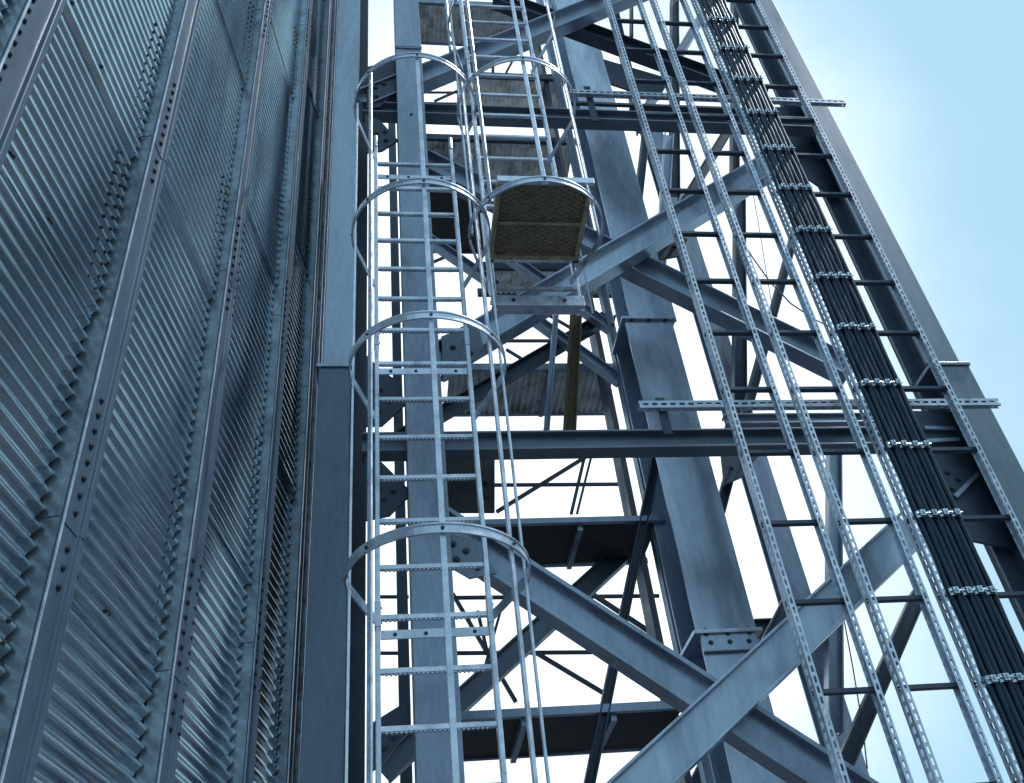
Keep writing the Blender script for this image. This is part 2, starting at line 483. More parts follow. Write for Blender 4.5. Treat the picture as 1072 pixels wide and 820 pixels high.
# cover strip with bolts on its left
def vstrip(px, py, Yd, w, d, z0, z1, m, name, label=None, cat='post', group=None, parent=None, nb=0):
    x = P(px, py, Yd).x
    mb = MB(); mb.box((x-w/2, Yd, z0), (x+w/2, Yd+d, z1))
    o = mb.build(name, m, parent, origin=None if parent is not None else (x, Yd, z0), bevel=0.002)
    if parent is None: tag(o, label, cat, group)
    return o, x
o, x = vstrip(649, 380, 6.35, 0.07, 0.10, 0, 14, STEEL, 'steel_post', 'narrow bolted steel post just left of the widest column', 'post')
for k in range(14): bolt(V3((x+0.01, 6.349, 1.6+k*0.55)), V3((0, -1, 0)), o, 1.2)
o, x = vstrip(632, 380, 6.6, 0.05, 0.22, 0, 14, STEELD, 'steel_post', 'dark steel post between the bolted post and the stair decks', 'post')
# D: outer right column
YD = 5.0
zd = P(1000, 384, YD).z
colD, a, b = column('steel_column', 'outermost right steel column standing against the open sky', 877, 907, 190, YD, 0.26, zd+0.03, 13, STEELM)
xr_ = P(1069, 493, YD).x; xl_ = P(1030, 493, YD).x
lo = MB(); lo.prism(iprof(0.28, xr_-xl_+0.02, 0.022, 0.016), V3(((xl_+xr_)/2, YD+0.13, 0)), V3(((xl_+xr_)/2, YD+0.13, zd)), X, Yv); lo.build('lower_shaft', STEELM, colD, bevel=0.004)
splice(colD, xl_-0.01, xr_+0.005, YD-0.01, zd, 0.28, 0.015, 0.03, STEEL)
# inner face of D (second column line further back)
o, x = vstrip(901, 238, 5.6, 0.16, 0.22, 0, 13, STEELD, 'steel_column', 'dark steel column just inside the outermost right column', 'column', 'steel columns of the tower')
# E: rear column
YE = 7.6
colE, a, b = column('steel_column', 'distant steel column seen between the widest column and the cable trays', 804, 828, 555, YE, 0.25, 0, 13, STEEL)
colG, a, b = column('steel_column', 'thin rear column seen between the wall column and the lower caged ladder', 410, 419, 320, 7.4, 0.12, 0, 13, STEELD)

# ------------------------------------------------------------------ beams and braces
def member(name, p1, p2, h, w, m, label, cat, group=None, tf=0.016, tw=0.012, chan=False):
    d = (p2-p1).normalized()
    ax = Yv                                   # flange width runs in depth
    ay = d.cross(ax)
    if ay.z < 0: ay = -ay
    ay.normalize()
    mb = MB(); mb.prism(cprof(h, w, tf) if chan else iprof(h, w, tf, tw), p1, p2, ax, ay)
    o = mb.build(name, m, origin=p1, bevel=0.003)
    return tag(o, label, cat, group)
def brace(x1, y1, x2, y2, Yd, h, w, m, label, cat='brace', name='diagonal_brace', group=None, **k):
    return member(name, P(x1, y1, Yd), P(x2, y2, Yd), h, w, m, label, cat, group, **k)
BG = 'large diagonal braces of the tower'
brace(458, 550, 960, 877, 5.12, 0.235, 0.14, STEEL, 'big diagonal brace falling to the right behind the crossing brace, lower pair', group=BG, tf=0.03)
brace(560, 926, 955, 553, 4.93, 0.225, 0.14, STEELL, 'big diagonal brace rising to the right in front of the lower crossing', group=BG)
brace(452, 383, 822, 165, 4.93, 0.225, 0.14, STEELL, 'big diagonal brace rising to the right behind the small landing, upper pair', group=BG)
brace(440, 169, 890, 390, 5.12, 0.22, 0.14, STEEL, 'big diagonal brace falling to the right behind the upper crossing', group=BG)
brace(380, 108, 700, -22, 4.95, 0.235, 0.14, STEEL, 'big diagonal brace rising behind the upper cage at the top', group=BG)
brace(520, 0, 800, 103, 5.14, 0.20, 0.14, STEELD, 'dark diagonal brace falling right across the top of the widest column', group=BG)

def hbeam(x1, x2, yl, yref_x, Yd, h, w, m, label, name='steel_beam', group='horizontal beams of the tower', **k):
    z = P(yref_x, yl, Yd).z
    return member(name, V3((P(x1, yl, Yd).x, Yd, z)), V3((P(x2, yl, Yd).x, Yd, z)), h, w, m, label, 'beam', group, **k)
hbeam(379, 935, 464, 700, 4.96, 0.15, 0.12, STEELM, 'dark horizontal beam crossing mid height behind the lower cage and trays')
hbeam(379, 850, 126, 640, 4.96, 0.15, 0.12, STEELM, 'dark horizontal beam crossing near the top behind the cages')
# connection plates between the wall column and column B, and at D
def gusset(pts, Yd, t, m, label, bl=(), nrm=V3((0, -1, 0)), group='bolted gusset plates'):
    ps = [P(x, y, Yd) for x, y in pts]
    c = sum(ps, V3((0, 0, 0)))/len(ps)
    mb = MB(); n = len(ps)
    mb.v = ps+[p+Yv*t for p in ps]
    mb.f = [tuple(range(n)), tuple(range(2*n-1, n-1, -1))]+[(i, n+i, n+(i+1) % n, (i+1) % n) for i in range(n)]
    o = mb.build('gusset_plate', m, origin=c, bevel=0.002)
    tag(o, label, 'plate', group)
    for x, y in bl: bolt(P(x, y, Yd), nrm, o, 1.7)
    return o
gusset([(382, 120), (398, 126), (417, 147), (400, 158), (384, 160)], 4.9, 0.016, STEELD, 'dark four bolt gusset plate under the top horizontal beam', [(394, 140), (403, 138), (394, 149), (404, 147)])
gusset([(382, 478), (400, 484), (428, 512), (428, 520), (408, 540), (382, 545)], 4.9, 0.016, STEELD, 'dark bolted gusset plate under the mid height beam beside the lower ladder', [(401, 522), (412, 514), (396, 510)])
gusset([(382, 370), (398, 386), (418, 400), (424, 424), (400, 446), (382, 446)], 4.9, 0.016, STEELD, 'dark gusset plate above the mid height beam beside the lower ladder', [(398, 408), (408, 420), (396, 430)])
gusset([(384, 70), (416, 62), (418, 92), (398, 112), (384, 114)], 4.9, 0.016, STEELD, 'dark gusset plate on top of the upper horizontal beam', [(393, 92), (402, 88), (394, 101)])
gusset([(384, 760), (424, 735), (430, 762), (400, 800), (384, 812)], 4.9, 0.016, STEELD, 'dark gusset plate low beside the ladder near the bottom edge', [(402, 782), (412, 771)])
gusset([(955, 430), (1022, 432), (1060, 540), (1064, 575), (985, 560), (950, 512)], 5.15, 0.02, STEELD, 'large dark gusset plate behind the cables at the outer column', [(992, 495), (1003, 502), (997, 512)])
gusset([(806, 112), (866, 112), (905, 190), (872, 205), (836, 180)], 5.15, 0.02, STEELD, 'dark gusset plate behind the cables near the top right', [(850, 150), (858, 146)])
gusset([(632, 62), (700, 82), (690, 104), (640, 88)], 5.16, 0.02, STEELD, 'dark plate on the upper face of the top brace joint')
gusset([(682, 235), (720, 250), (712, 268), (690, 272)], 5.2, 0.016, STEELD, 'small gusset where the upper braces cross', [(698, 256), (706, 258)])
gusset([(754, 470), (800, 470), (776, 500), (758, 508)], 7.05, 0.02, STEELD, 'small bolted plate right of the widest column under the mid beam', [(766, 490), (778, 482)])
gusset([(464, 479), (518, 479), (518, 536), (476, 536), (464, 528)], 5.3, 0.02, DARKDECK, 'dark rusty square plate under the mid beam right of the grey column', [(508, 505), (509, 520)])
# welded stiffener ribs on the big gusset
for (x1, y1, x2, y2, lb) in ((1000, 520, 1024, 496, 'slanted short rib welded on the large gusset at the outer column'), (968, 448, 1000, 449, 'upper level rib on the large gusset, just under the slotted channel'), (968, 462, 1004, 460, 'lower level rib on the large gusset behind the cables')):
    m_ = MB(); m_.bar(P(x1, y1, 5.12), P(x2, y2, 5.12), 0.03, 0.012, Yv)
    tag(m_.build('stiffener_rib', STEEL, origin=P(x1, y1, 5.12)), lb, 'rib', 'ribs on the large gusset')

BGR = 'small bolted end plates of the big braces'
def endplate(pts, Yd, label, bl):
    gusset(pts, Yd, 0.012, STEELM, label, bl, group=BGR)
endplate([(462, 556), (500, 566), (520, 600), (492, 606), (464, 590)], 5.04, 'bolted end plate where the lower falling brace meets the grey column', [(474, 570), (488, 577), (478, 586), (500, 594)])
endplate([(462, 352), (500, 338), (506, 362), (480, 392), (464, 400)], 4.855, 'bolted end plate where the upper rising brace meets the grey column', [(474, 364), (488, 356), (476, 380), (492, 370)])
# rear braces, posts and struts
RG = 'rear braces of the tower'
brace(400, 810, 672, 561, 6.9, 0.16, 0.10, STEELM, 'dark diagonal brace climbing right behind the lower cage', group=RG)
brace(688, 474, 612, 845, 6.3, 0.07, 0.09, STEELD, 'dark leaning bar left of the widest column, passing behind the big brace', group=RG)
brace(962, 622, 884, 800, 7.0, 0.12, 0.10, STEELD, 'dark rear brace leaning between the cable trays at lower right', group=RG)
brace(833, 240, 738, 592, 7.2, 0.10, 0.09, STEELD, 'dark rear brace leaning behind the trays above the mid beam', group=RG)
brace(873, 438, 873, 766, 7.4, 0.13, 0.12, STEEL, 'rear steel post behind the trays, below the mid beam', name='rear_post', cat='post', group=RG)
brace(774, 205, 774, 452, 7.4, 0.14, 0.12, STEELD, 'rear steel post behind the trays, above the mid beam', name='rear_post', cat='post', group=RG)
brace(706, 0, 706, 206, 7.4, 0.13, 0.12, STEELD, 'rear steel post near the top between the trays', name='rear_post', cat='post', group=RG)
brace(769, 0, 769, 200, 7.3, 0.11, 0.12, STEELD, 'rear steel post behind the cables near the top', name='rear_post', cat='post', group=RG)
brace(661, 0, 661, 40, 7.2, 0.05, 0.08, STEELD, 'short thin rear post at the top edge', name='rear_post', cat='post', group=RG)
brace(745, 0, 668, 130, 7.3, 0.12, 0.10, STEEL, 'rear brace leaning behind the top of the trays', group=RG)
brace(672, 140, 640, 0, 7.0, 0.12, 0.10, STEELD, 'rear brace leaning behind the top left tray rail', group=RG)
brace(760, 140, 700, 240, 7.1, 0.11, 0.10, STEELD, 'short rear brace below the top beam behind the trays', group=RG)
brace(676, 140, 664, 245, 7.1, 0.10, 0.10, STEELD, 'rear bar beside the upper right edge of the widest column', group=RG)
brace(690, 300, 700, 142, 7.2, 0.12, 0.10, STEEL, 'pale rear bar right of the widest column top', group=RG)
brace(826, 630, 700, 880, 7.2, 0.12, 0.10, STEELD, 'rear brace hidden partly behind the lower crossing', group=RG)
brace(530, 268, 640, 345, 6.4, 0.10, 0.09, STEEL, 'thin brace falling behind the landing', group=RG)
brace(560, 335, 650, 400, 6.4, 0.10, 0.09, STEEL, 'thin brace falling behind the brown hanging plank', group=RG)
brace(440, 245, 520, 300, 6.4, 0.10, 0.09, STEEL, 'thin brace falling behind the ladder above the mid beam', group=RG)
brace(400, 470, 640, 330, 6.5, 0.12, 0.1, STEELD, 'dark rear brace parallel to the upper big brace', group=RG)
brace(582, 330, 572, 452, 6.2, 0.05, 0.05, STEEL, 'thin grey hanger bar left of the brown plank', name='hanger_bar', cat='bar', group=RG)
brace(603, 330, 596, 456, 5.7, 0.10, 0.04, RUST, 'rust brown plank hanging down to the mid beam', name='rusty_plank', cat='plank')
hbeam(758, 1010, 441, 800, 5.6, 0.10, 0.08, STEEL, 'short rear beam just above the mid beam on the right', name='steel_beam', group='horizontal beams of the tower')
hbeam(660, 860, 116, 720, 5.9, 0.06, 0.08, STEELD, 'thin rear rail just above the top beam', name='steel_beam', group='horizontal beams of the tower')
hbeam(790, 870, 660, 830, 7.6, 0.2, 0.12, STEELD, 'short rear beam end beside the lower tray', name='steel_beam')

SG = 'thin struts of the rear stair frame'
def strut(x1, y1, x2, y2, Yd, r, label, m=STEELD):
    p1, p2 = P(x1, y1, Yd), P(x2, y2, Yd)
    mb = MB(); mb.bar(p1, p2, r*2, r*2, Yv)
    tag(mb.build('strut', m, origin=p1), label, 'strut', SG)
for (x1, y1, x2, y2, r, lb) in (
    (518, 508, 660, 507, .014, 'thin level strut in the white gap under the mid beam'),
    (520, 536, 614, 478, .016, 'thin slanted strut under the mid beam'),
    (598, 538, 612, 478, .016, 'steep short strut under the mid beam'),
    (604, 538, 619, 478, .012, 'second steep strut beside the first, under the mid beam'),
    (472, 626, 690, 624, .014, 'level strut just under the upper dark deck'),
    (472, 684, 620, 683, .014, 'level strut left of centre under the big brace'),
    (562, 684, 634, 727, .016, 'slanted strut above the lowest dark deck'),
    (620, 622, 690, 668, .018, 'slanted strut right of the leaning bar'),
    (474, 622, 540, 735, .016, 'slanted strut of the lattice by the ladder foot'),
    (500, 640, 520, 725, .014, 'steep strut of the lattice by the ladder foot'),
    (524, 640, 500, 725, .012, 'steep crossing strut of the lattice by the ladder foot'),
    (520, 357, 600, 357, .014, 'level strut behind the landing brace'),
    (530, 366, 556, 382, .014, 'short slanted strut behind the landing brace'),
    (438, 97, 500, 97, .012, 'level strut in the upper white gap beside the ladder'),
    (438, 108, 500, 109, .012, 'lower level strut in the upper white gap'),
    (455, 106, 500, 86, .014, 'slanted strut in the upper white gap'),
    (452, 142, 476, 162, .014, 'short slanted strut below the top beam'),
    (470, 162, 482, 142, .012, 'short steep strut below the top beam'),
    (478, 142, 492, 160, .012, 'small strut below the top beam near the cage'),
    (516, 47, 516, 80, .02, 'short upright in the small white gap at the top'),
    (528, 80, 545, 48, .014, 'slanted strut in the small white gap at the top'),
    (450, 276, 512, 250, .014, 'slanted strut in the white gap left of the landing'),
    (395, 625, 428, 625, .012, 'small level strut between rear post and grey column, upper'),
    (395, 684, 428, 684, .012, 'small level strut between rear post and grey column, lower'),
    (500, 82, 600, 78, .014, 'level strut under the upper cage hoop'),
    (540, 310, 600, 345, .014, 'slanted strut below the landing'),
    ):
    strut(x1, y1, x2, y2, 7.6, r, lb)

# ------------------------------------------------------------------ rear decks seen from below
DG = 'stair decks behind the ladder'
def deck(xl, xr, yn, yf, Yn, label, m, fascia=STEELD, ridged=True, ribs=(), fh=0.10):
    z = P((xl+xr)/2, yn, Yn).z
    Yf = (z-1.6)/(P((xl+xr)/2, yf, 1.0).z-1.6)
    a, b = P(xl, yn, Yn).x, P(xr, yn, Yn).x
    root = thing('stair_deck', (a, Yn, z), label, 'deck', DG)
    p = MB()
    if ridged:                      # trapezoid sheet running in depth
        n = max(4, int((b-a)/0.06)); st = (b-a)/n
        pts = []
        for i in range(n):
            x = a+i*st
            pts += [(x, 0), (x+st*.35, 0), (x+st*.5, 0.022), (x+st*.85, 0.022)]
        pts.append((b, 0))
        k = len(pts)
        p.v = [V3((x, y, z+d)) for y in (Yn, Yf) for x, d in pts]
        p.f = [(i, i+1, k+i+1, k+i) for i in range(k-1)]
        o = p.build('deck_sheet', m, root)
        so = o.modifiers.new('thick', 'SOLIDIFY'); so.thickness = 0.004
    else:
        p.box((a, Yn, z), (b, Yf, z+0.012)); p.build('deck_plate', m, root)
    for (y, nm) in ((Yn-0.045, 'front_channel'), (Yf+0.003, 'rear_channel')):
        c = MB(); c.box((a-0.05, y, z-0.015), (b+0.05, y+0.04, z-0.015+fh)); c.build(nm, fascia, root, bevel=0.003)
    for px in ribs:
        x = P(px, yn, Yn).x
        c = MB(); c.box((x-0.02, Yn, z-0.06), (x+0.02, Yf, z-0.002)); c.build('joist', STEEL, root)
    return root
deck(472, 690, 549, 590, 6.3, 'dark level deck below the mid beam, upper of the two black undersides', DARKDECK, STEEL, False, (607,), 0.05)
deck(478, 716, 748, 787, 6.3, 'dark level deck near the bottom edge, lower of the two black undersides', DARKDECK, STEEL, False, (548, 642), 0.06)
deck(470, 644, 389, 432, 6.8, 'ridged brown grey deck above the mid beam, behind the brown plank', DECK, STEEL, True, (574,), 0.08)
deck(508, 650, 284, 308, 6.8, 'ridged narrow deck strip directly below the landing', DECK, STEELD)
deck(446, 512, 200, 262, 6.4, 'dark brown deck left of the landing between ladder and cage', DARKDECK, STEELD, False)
deck(444, 600, 150, 190, 6.8, 'ridged brown deck just under the top beam', DECK, STEELD)
deck(480, 590, 84, 116, 6.6, 'ridged brown deck above the top beam behind the upper ladder', DECK, STEELD)
deck(436, 560, 8, 46, 6.8, 'brown deck at the very top behind the upper ladder', DECK, STEEL)

# ------------------------------------------------------------------ caged ladders
YL = 4.4
RS = 0.2794
def rail_profile():
    return [(-0.011, -0.024), (0.011, -0.024), (0.013, -0.02), (0.013, 0.02), (0.011, 0.024), (-0.011, 0.024), (-0.013, 0.02), (-0.013, -0.02)]
def ladder(xl, xr, z0, z1, zr0, label, bars, splz):
    root = thing('caged_ladder', ((xl+xr)/2, YL, z0), label, 'ladder', 'caged ladders')
    for x in (xl, xr):
        mb = MB(); mb.prism(rail_profile(), V3((x, YL, z0)), V3((x, YL, z1)), X, Yv)
        ro = mb.build('side_rail', GALV, root, bevel=0.003)
        for z in splz:
            if z0 < z < z1:
                s = MB(); s.box((x-0.016, YL-0.028, z-0.07), (x+0.016, YL+0.028, z+0.07)); so = s.build('rail_sleeve', GALV, ro, bevel=0.003)
                for q in (-0.04, 0.04): bolt(V3((x+0.016, YL-0.005, z+q)), X, so, 0.6)
    mb = MB()
    # round-shouldered square rung with an anti-slip row underneath
    z = zr0
    mb.prism([(-0.013, -0.011), (-0.009, -0.014), (0.009, -0.014), (0.013, -0.011), (0.013, 0.010), (0.008, 0.015), (-0.008, 0.015), (-0.013, 0.010)], V3((xl+0.012, YL, z)), V3((xr-0.012, YL, z)), Yv, Z)
    n = int((xr-xl-0.06)/0.022)
    for i in range(n):
        x = xl+0.035+i*0.022
        mb.box((x, YL-0.009, z-0.019), (x+0.011, YL+0.009, z-0.0138))
    first = mb.build('rung', GALV, root)
    k = 1
    while zr0+k*RS < z1-0.02:
        dup(first, (0, 0, k*RS), root); k += 1
    for zb in bars:
        b = MB(); b.box((xl+0.014, YL-0.012, zb-0.024), (xr-0.014, YL-0.004, zb+0.024)); bo = b.build('cross_bar', GALV, root, bevel=0.002)
        for f_ in (0.15, 0.42, 0.85):
            bolt(V3((xl+(xr-xl)*f_, YL-0.012, zb)), V3((0, -1, 0)), bo, 0.75)
    return root
def cage(root, cx, zs, zlo, zhi, R=0.42, yc=3.965, angles=(-90, -50, 0, 50, 90), half=0.285):
    # each hoop: flat bar bent from one rail round to the other
    for z in zs:
        pts = []; axes = []
        Y0 = YL-0.01
        pts.append(V3((cx-half, Y0, z))); axes.append((V3((1, 0, 0)), Z))
        pts.append(V3((cx-half-0.03, Y0-0.07, z))); axes.append((V3((.9, .4, 0)).normalized(), Z))
        for i in range(0, 37):
            t = math.radians(-100+200*i/36)
            nrm = V3((-math.sin(t), math.cos(t), 0))
            pts.append(V3((cx+R*math.sin(t), yc-R*math.cos(t), z))); axes.append((nrm, Z))
        pts.append(V3((cx+half+0.03, Y0-0.07, z))); axes.append((V3((-.9, .4, 0)).normalized(), Z))
        pts.append(V3((cx+half, Y0, z))); axes.append((V3((-1, 0, 0)), Z))
        mb = MB()
        # shallow channel section
        mb.path(pts, [(0, -0.026), (-0.010, -0.026), (-0.010, -0.018), (-0.004, -0.014), (-0.004, 0.014), (-0.010, 0.018), (-0.010, 0.026), (0, 0.026)], axes)
        h = mb.build('cage_hoop', GALV, root)
        for an in angles:
            t = math.radians(an)
            nrm = V3((math.sin(t), -math.cos(t), 0))
            bolt(V3((cx+R*math.sin(t), yc-R*math.cos(t), z))+nrm*0.008, nrm, h, 0.62)
    for an in angles:
        t = math.radians(an); r2 = R-0.008
        c = V3((cx+r2*math.sin(t), yc-r2*math.cos(t), 0))
        tan = V3((math.cos(t), math.sin(t), 0)); nrm = V3((-math.sin(t), math.cos(t), 0))
        mb = MB()
        mb.prism([(-0.013, 0), (0.013, 0), (0.013, 0.012), (0.008, 0.012), (0.005, 0.005), (-0.005, 0.005), (-0.008, 0.012), (-0.013, 0.012)], c+Z*zlo, c+Z*zhi, tan, nrm)
        mb.build('cage_strap', GALV, root, bevel=0.0015)
xl1, xr1 = P(395, 550, YL).x, P(511, 620, YL).x
zt1 = P(391, 154, YL).z
zr = P(397, 765, YL).z
z = zr
while z-RS > 0.1: z -= RS
lad1 = ladder(xl1, xr1, 0.0, zt1, z, 'lower caged ladder, in front of the grey column, its rails ending mid air', [P(450, 664, YL).z, P(450, 390, YL).z, P(430, 187, YL).z], [P(395, 645, YL).z, P(391, 355, YL).z, 1.0])
cx1 = (xl1+xr1)/2
YP = 3.545
hz = [P(465, 553, YP).z, P(447, 330, YP).z, P(440, 190, YP).z, P(430, 58, YP).z]
print('hoops', hz, 'ladder width', xr1-xl1, cx1)
cage(lad1, cx1, hz, 0.0, hz[-1]+0.03)
for x in (xl1, xr1):
    s = MB(); s.tube(V3((x, YL-0.02, zt1-0.02)), V3((x, YL-0.02, zt1+0.10)), 0.016); s.build('rail_cap', GALV, lad1, smooth=False)
# upper ladder with its own cage and hinged landing
xl2 = P(497, 130, YL).x; xr2 = P(571, 130, YL).x
print('ladder2', xl2, xr2, P(478, 0, YL).x, P(546.6, 0, YL).x, P(509, 209, YL).x, P(582, 182, YL).x)
z0b = P(560, 328, YL).z
zz = P(540, 8.6, YL).z
while zz-RS > z0b+0.06: zz -= RS
lad2 = ladder(xl2, xr2, z0b, 14, zz, 'upper caged ladder, starting at the small landing and leaving through the top', [], [P(480, 60, YL).z])
cx2 = (xl2+xr2)/2
hz2 = [P(566, 188, YP).z, P(545, 62, YP).z, P(545, 62, YP).z+1.2, P(545, 62, YP).z+2.4]
cage(lad2, cx2-0.045, hz2, hz2[0]-0.03, 13.9, half=(xr2-xl2)/2)
# straps on the left of the upper cage run a little lower, beside the landing
st = MB(); st.bar(V3((xl2-0.06, YL-0.25, z0b-0.1)), V3((xl2-0.06, YL-0.25, hz2[0]+0.4)), 0.03, 0.012, Yv); st.build('cage_strap', GALV, lad2)
fc = MB(); pz = P(560, 320, YL).z
fc.box((xl2-0.03, YL-0.05, pz-0.045), (xr2+0.02, YL-0.03, pz+0.045)).box((xl2-0.03, YL-0.0295, pz-0.045), (xr2+0.02, YL+0.04, pz-0.038)).box((xl2-0.03, YL-0.0295, pz+0.038), (xr2+0.02, YL+0.04, pz+0.045))
fc = fc.build('foot_channel', GALV, lad2, bevel=0.003)
for f_ in (0.2, 0.8): bolt(V3((xl2+(xr2-xl2)*f_, YL-0.05, pz)), V3((0, -1, 0)), fc, 1.1)
# loose grab tube hanging by the top
gt = MB(); a_ = P(472, 54, 4.15); gt.tube(a_, V3((a_.x, a_.y, 13)), 0.016)
tag(gt.build('grab_tube', GALV, origin=a_), 'single galvanised tube hanging from above between the two cages', 'tube')

# the landing: framed expanded-metal flap inside the upper cage
zp = P(556, 275, YL-0.03).z
Yfp = (zp-1.6)/(P(560, 190, 1.0).z-1.6)
la, lb_ = xl2-0.02, xr2+0.03
land = thing('landing_platform', ((la+lb_)/2, YL, zp), 'small framed expanded metal landing seen from below inside the upper cage', 'platform')
fr = MB()
fr.box((la, Yfp, zp), (lb_, Yfp+0.03, zp+0.05))
sf = MB(); sf.box((la, YL-0.09, zp), (lb_, YL-0.05, zp+0.05))
sf.box((la, Yfp+0.0305, zp+0.002), (la+0.03, YL-0.0905, zp+0.048)).box((lb_-0.03, Yfp+0.0305, zp+0.002), (lb_, YL-0.0905, zp+0.048))
sf.box((la+0.031, (Yfp+YL)/2-0.012, zp+0.016), (lb_-0.031, (Yfp+YL)/2+0.012, zp+0.024))
fr.build('front_bar', GALV, land, bevel=0.002)
sf.build('frame', GRATE, land, bevel=0.002)
ms = MB()
xx0, xx1, yy0, yy1 = la+0.03, lb_-0.03, Yfp+0.03, YL-0.09
dstep, zm = 0.038, zp+0.03
def clip(p, q):
    # clip segment to rectangle
    t0, t1 = 0.0, 1.0
    for a0, d0, lo_, hi_ in ((p[0], q[0]-p[0], xx0, xx1), (p[1], q[1]-p[1], yy0, yy1)):
        if abs(d0) < 1e-9:
            if a0 < lo_ or a0 > hi_: return None
            continue
        ta, tb = (lo_-a0)/d0, (hi_-a0)/d0
        if ta > tb: ta, tb = tb, ta
        t0, t1 = max(t0, ta), min(t1, tb)
    return (t0, t1) if t1 > t0 else None
for sg in (-1, 1):
    c = -2.0
    while c < 2.0:
        p, q_ = (xx0-1, yy0+c-sg*0.55), (xx0+2, yy0+c+sg*1.1)
        r_ = clip(p, q_)
        if r_:
            A = V3((p[0]+(q_[0]-p[0])*r_[0], p[1]+(q_[1]-p[1])*r_[0], zm)); B = V3((p[0]+(q_[0]-p[0])*r_[1], p[1]+(q_[1]-p[1])*r_[1], zm))
            if (B-A).length > 0.01: ms.bar(A, B, 0.005, 0.008+0.001*sg)
        c += dstep
ms.build('mesh_floor', GRATE, land)
tp = MB(); tp.box((xx0, yy0, zp+0.044), (xx1, yy1, zp+0.05)); tp.build('tread_plate', GRATE, land)
hg = MB(); hg.bar(V3((lb_+0.01, YL-0.1, zp-0.55)), V3((lb_+0.01, YL-0.1, zp+0.1)), 0.012, 0.012, Yv); hg.build('stay_rod', STEEL, land)
for x in (la+0.015, lb_-0.015):
    h_ = MB(); h_.tube(V3((x-0.02, YL-0.04, zp+0.02)), V3((x+0.02, YL-0.04, zp+0.02)), 0.022); h_.build('hinge', STEELD, land)

# ------------------------------------------------------------------ slotted support channels across the tower
def strutchan(x1, x2, yref, Yd, label, brk):
    z = P((x1+x2)/2, yref, Yd).z
    a, b = P(x1, yref, Yd).x, P(x2, yref, Yd).x
    mb = MB(); s = 0.056
    mb.slotted(V3((a, Yd, z)), X, b-a, Z, Yv, s, 0.003, 0.06, 0.036, 0.018)
    mb.slotted(V3((a, Yd+0.02, z-s/2+0.0005)), X, b-a, Yv, Z, 0.037, 0.003, 0.06, 0.036, 0.016)
    mb.box((a, Yd+0.002, z+s/2-0.003), (b, Yd+0.038, z+s/2))
    mb.box((a, Yd+0.0385, z-s/2+0.003), (b, Yd+0.041, z+s/2-0.004))
    root = thing('slotted_channel', (a, Yd, z), label, 'channel', 'slotted support channels')
    mb.build('channel_bar', TRAYM, root)
    for bx, by0, by1 in brk:
        p = P(bx, by0, Yd+0.06); q_ = P(bx, by1, Yd+0.06)
        c = MB(); c.box((p.x-0.03, Yd+0.043, q_.z), (p.x+0.03, Yd+0.055, p.z)); bo = c.build('bracket', STEELD, root, bevel=0.002)
        bolt(V3((p.x, Yd+0.043, p.z-0.03)), V3((0, -1, 0)), bo, 1.0)
    return root
strutchan(598, 882, 101, 4.62, 'slotted support channel crossing behind the trays near the top, its cut end in the sky', [(614, 92, 128)])
strutchan(669, 1047, 422, 4.62, 'slotted support channel crossing behind the trays at mid height, its cut end in the sky', [(690, 418, 456)])
# second leg behind the upper channel
hbeam(596, 800, 112, 700, 4.75, 0.03, 0.03, STEELD, 'thin angle bar right behind the upper slotted channel', name='steel_beam')

# ------------------------------------------------------------------ cable trays
YT = 4.4
TS = 0.1116*YT
zt0 = 1.6+0.388*YT
def tray(xa, xb, label):
    root = thing('cable_tray', ((xa+xb)/2, YT, 0), label, 'cable tray', 'vertical ladder type cable trays')
    ZL, ZH = 0.3, 13.2
    for x, sg in ((xa, 1), (xb, -1)):
        mb = MB()
        mb.slotted(V3((x, YT+0.034, ZL)), Z, ZH-ZL, Yv, X, 0.066, 0.003, 0.054, 0.034, 0.026)      # web
        mb.slotted(V3((x+sg*0.0165, YT-0.0015, ZL)), Z, ZH-ZL, X, Yv, 0.034, 0.003, 0.054, 0.034, 0.013)   # front lip
        mb.box((x+(0 if sg > 0 else -0.024), YT+0.0675, ZL), (x+(0.024 if sg > 0 else 0), YT+0.070, ZH))
        mb.build('side_rail', TRAYM, root)
    k = -3; first = None
    z = zt0-3*TS
    mb = MB()
    mb.prism(cprof(0.022, 0.036, 0.004), V3((xa+0.003, YT+0.04, z)), V3((xb-0.003, YT+0.04, z)), Yv, Z)
    first = mb.build('rung', STEELD, root)
    for k in range(1, 26):
        if z+k*TS < ZH: dup(first, (0, 0, k*TS), root)
    return root
def tx(px, py): return P(px, py, YT).x
rails = [tx(777, 470), tx(835, 470), tx(854, 470), tx(909, 470), tx(923, 470), tx(1033, 480)]
print('rails', rails, [tx(635, 0), tx(669, 0), tx(679, 0), tx(713, 0), tx(724, 0), tx(795, 0)], [tx(875, 820), tx(948, 820), tx(968, 820), tx(1038, 820), tx(1053, 820)])
trA = tray(rails[0], rails[1], 'leftmost cable tray, empty and narrow, with open rungs')
trB = tray(rails[2], rails[3], 'middle cable tray, empty, between the leftmost tray and the one with cables')
trC = tray(rails[4], rails[5], 'widest cable tray on the right, carrying the black cables')
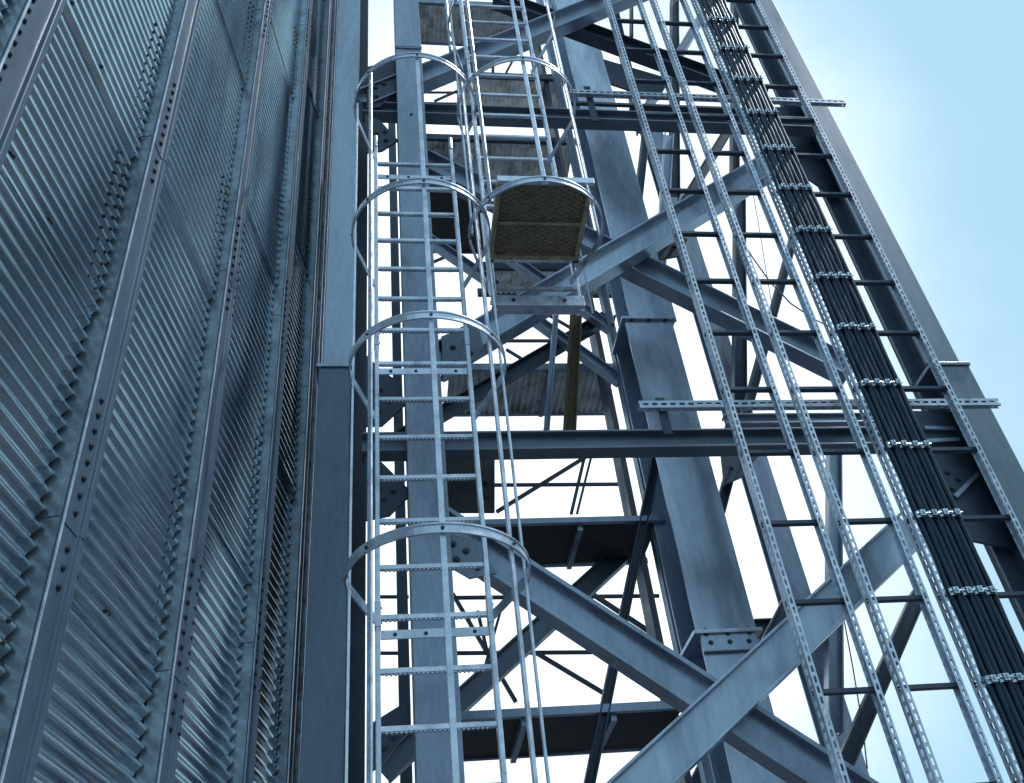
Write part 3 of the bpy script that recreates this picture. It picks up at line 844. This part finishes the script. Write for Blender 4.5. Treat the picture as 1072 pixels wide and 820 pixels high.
# ------------------------------------------------------------------ cables and clamps
c0 = rails[4]+0.045
cw = (tx(990, 510)-0.01-c0)/7
cz = [zt0+k*TS for k in range(-3, 22)]
for i in range(8):
    x0 = c0+i*cw
    pts = []; axes = []
    z = 0.35
    ph = random.random()*6
    while z < 13.1:
        t = ((z-zt0)/TS) % 1.0
        free = math.sin(math.pi*t)**2
        dx = (0.007 if i in (5, 6) else 0.004)*free*math.sin(ph+1.3*z)+(0.004 if i % 2 else -0.004)*(1-free)
        dy = free*0.004*math.cos(ph+0.9*z)
        pts.append(V3((x0+dx, YT-0.002+dy, z))); axes.append((X, Yv)); z += TS/6
    mb = MB(); r_ = random.choice((0.0175, 0.0185, 0.0200))
    r_ = r_; mb.path(pts, [(r_*math.cos(2*math.pi*k/10), r_*math.sin(2*math.pi*k/10)) for k in range(10)], axes)
    o = mb.build('black_cable', CABLE, origin=(x0, YT, 0.35), smooth=True)
    nm = ['first', 'second', 'third', 'fourth', 'fifth', 'sixth', 'seventh', 'eighth'][i]
    tag(o, ('leftmost of the eight black cables in the right tray' if i == 0 else 'rightmost of the eight black cables in the right tray' if i == 7 else nm + ' black cable from the left in the right tray'), 'cable', 'black cables on the tray')
cl = MB()
w2 = cw*0.92; zc_ = zt0-3*TS
n = 12; pts = []; axes = []
for k in range(n+1):
    t = math.pi*k/n
    pts.append(V3((c0+cw/2-w2*math.cos(t), YT+0.012-0.036*math.sin(t), zc_))); axes.append((V3((-math.cos(t), -math.sin(t), 0)), Z))
cl.path(pts, [(0, -0.021), (0.007, -0.021), (0.007, 0.021), (0, 0.021)], axes)
cl.box((c0+cw/2-0.016, YT-0.046, zc_-0.020), (c0+cw/2+0.014, YT-0.018, zc_+0.016))
cl.tube(V3((c0+cw/2-0.03, YT-0.032, zc_)), V3((c0+cw/2+0.034, YT-0.032, zc_)), 0.005, 8)
cl.box((c0+cw/2-0.004, YT-0.058, zc_-0.009), (c0+cw/2+0.006, YT-0.0465, zc_+0.009))
firstc = cl.build('cable_clamp', CLAMP, trC)
for k in range(0, 24):
    for j in range(4):
        if k == 0 and j == 0: continue
        c = dup(firstc, (j*2*cw+random.uniform(-.002, .002), random.uniform(-.003, .001), k*TS+random.uniform(-.004, .004)), trC)
        c.rotation_euler = (0, 0, 0)

# loose thin wires behind the trays
def wire(pp, Yd, r, label):
    pts = []
    P3 = [P(x, y, Yd) for x, y in pp]
    for i in range(len(P3)-1):
        for k in range(6): pts.append(P3[i].lerp(P3[i+1], k/6))
    pts.append(P3[-1])
    mb = MB(); mb.path(pts, [(r*math.cos(2*math.pi*k/6), r*math.sin(2*math.pi*k/6)) for k in range(6)], [(X, Yv)]*len(pts))
    tag(mb.build('wire', CABLE, origin=P3[0], smooth=True), label, 'wire', 'thin loose wires')
wire([(752, 200), (770, 240), (788, 270), (806, 295), (828, 318), (852, 334), (876, 346)], 4.7, 0.006, 'dark wire curving behind the middle tray above the mid beam')
wire([(786, 190), (795, 240), (803, 290), (810, 330)], 6.0, 0.004, 'fine straight wire hanging behind the middle tray')
wire([(882, 640), (893, 700), (903, 760), (908, 805)], 6.0, 0.005, 'fine wire hanging low behind the middle tray')
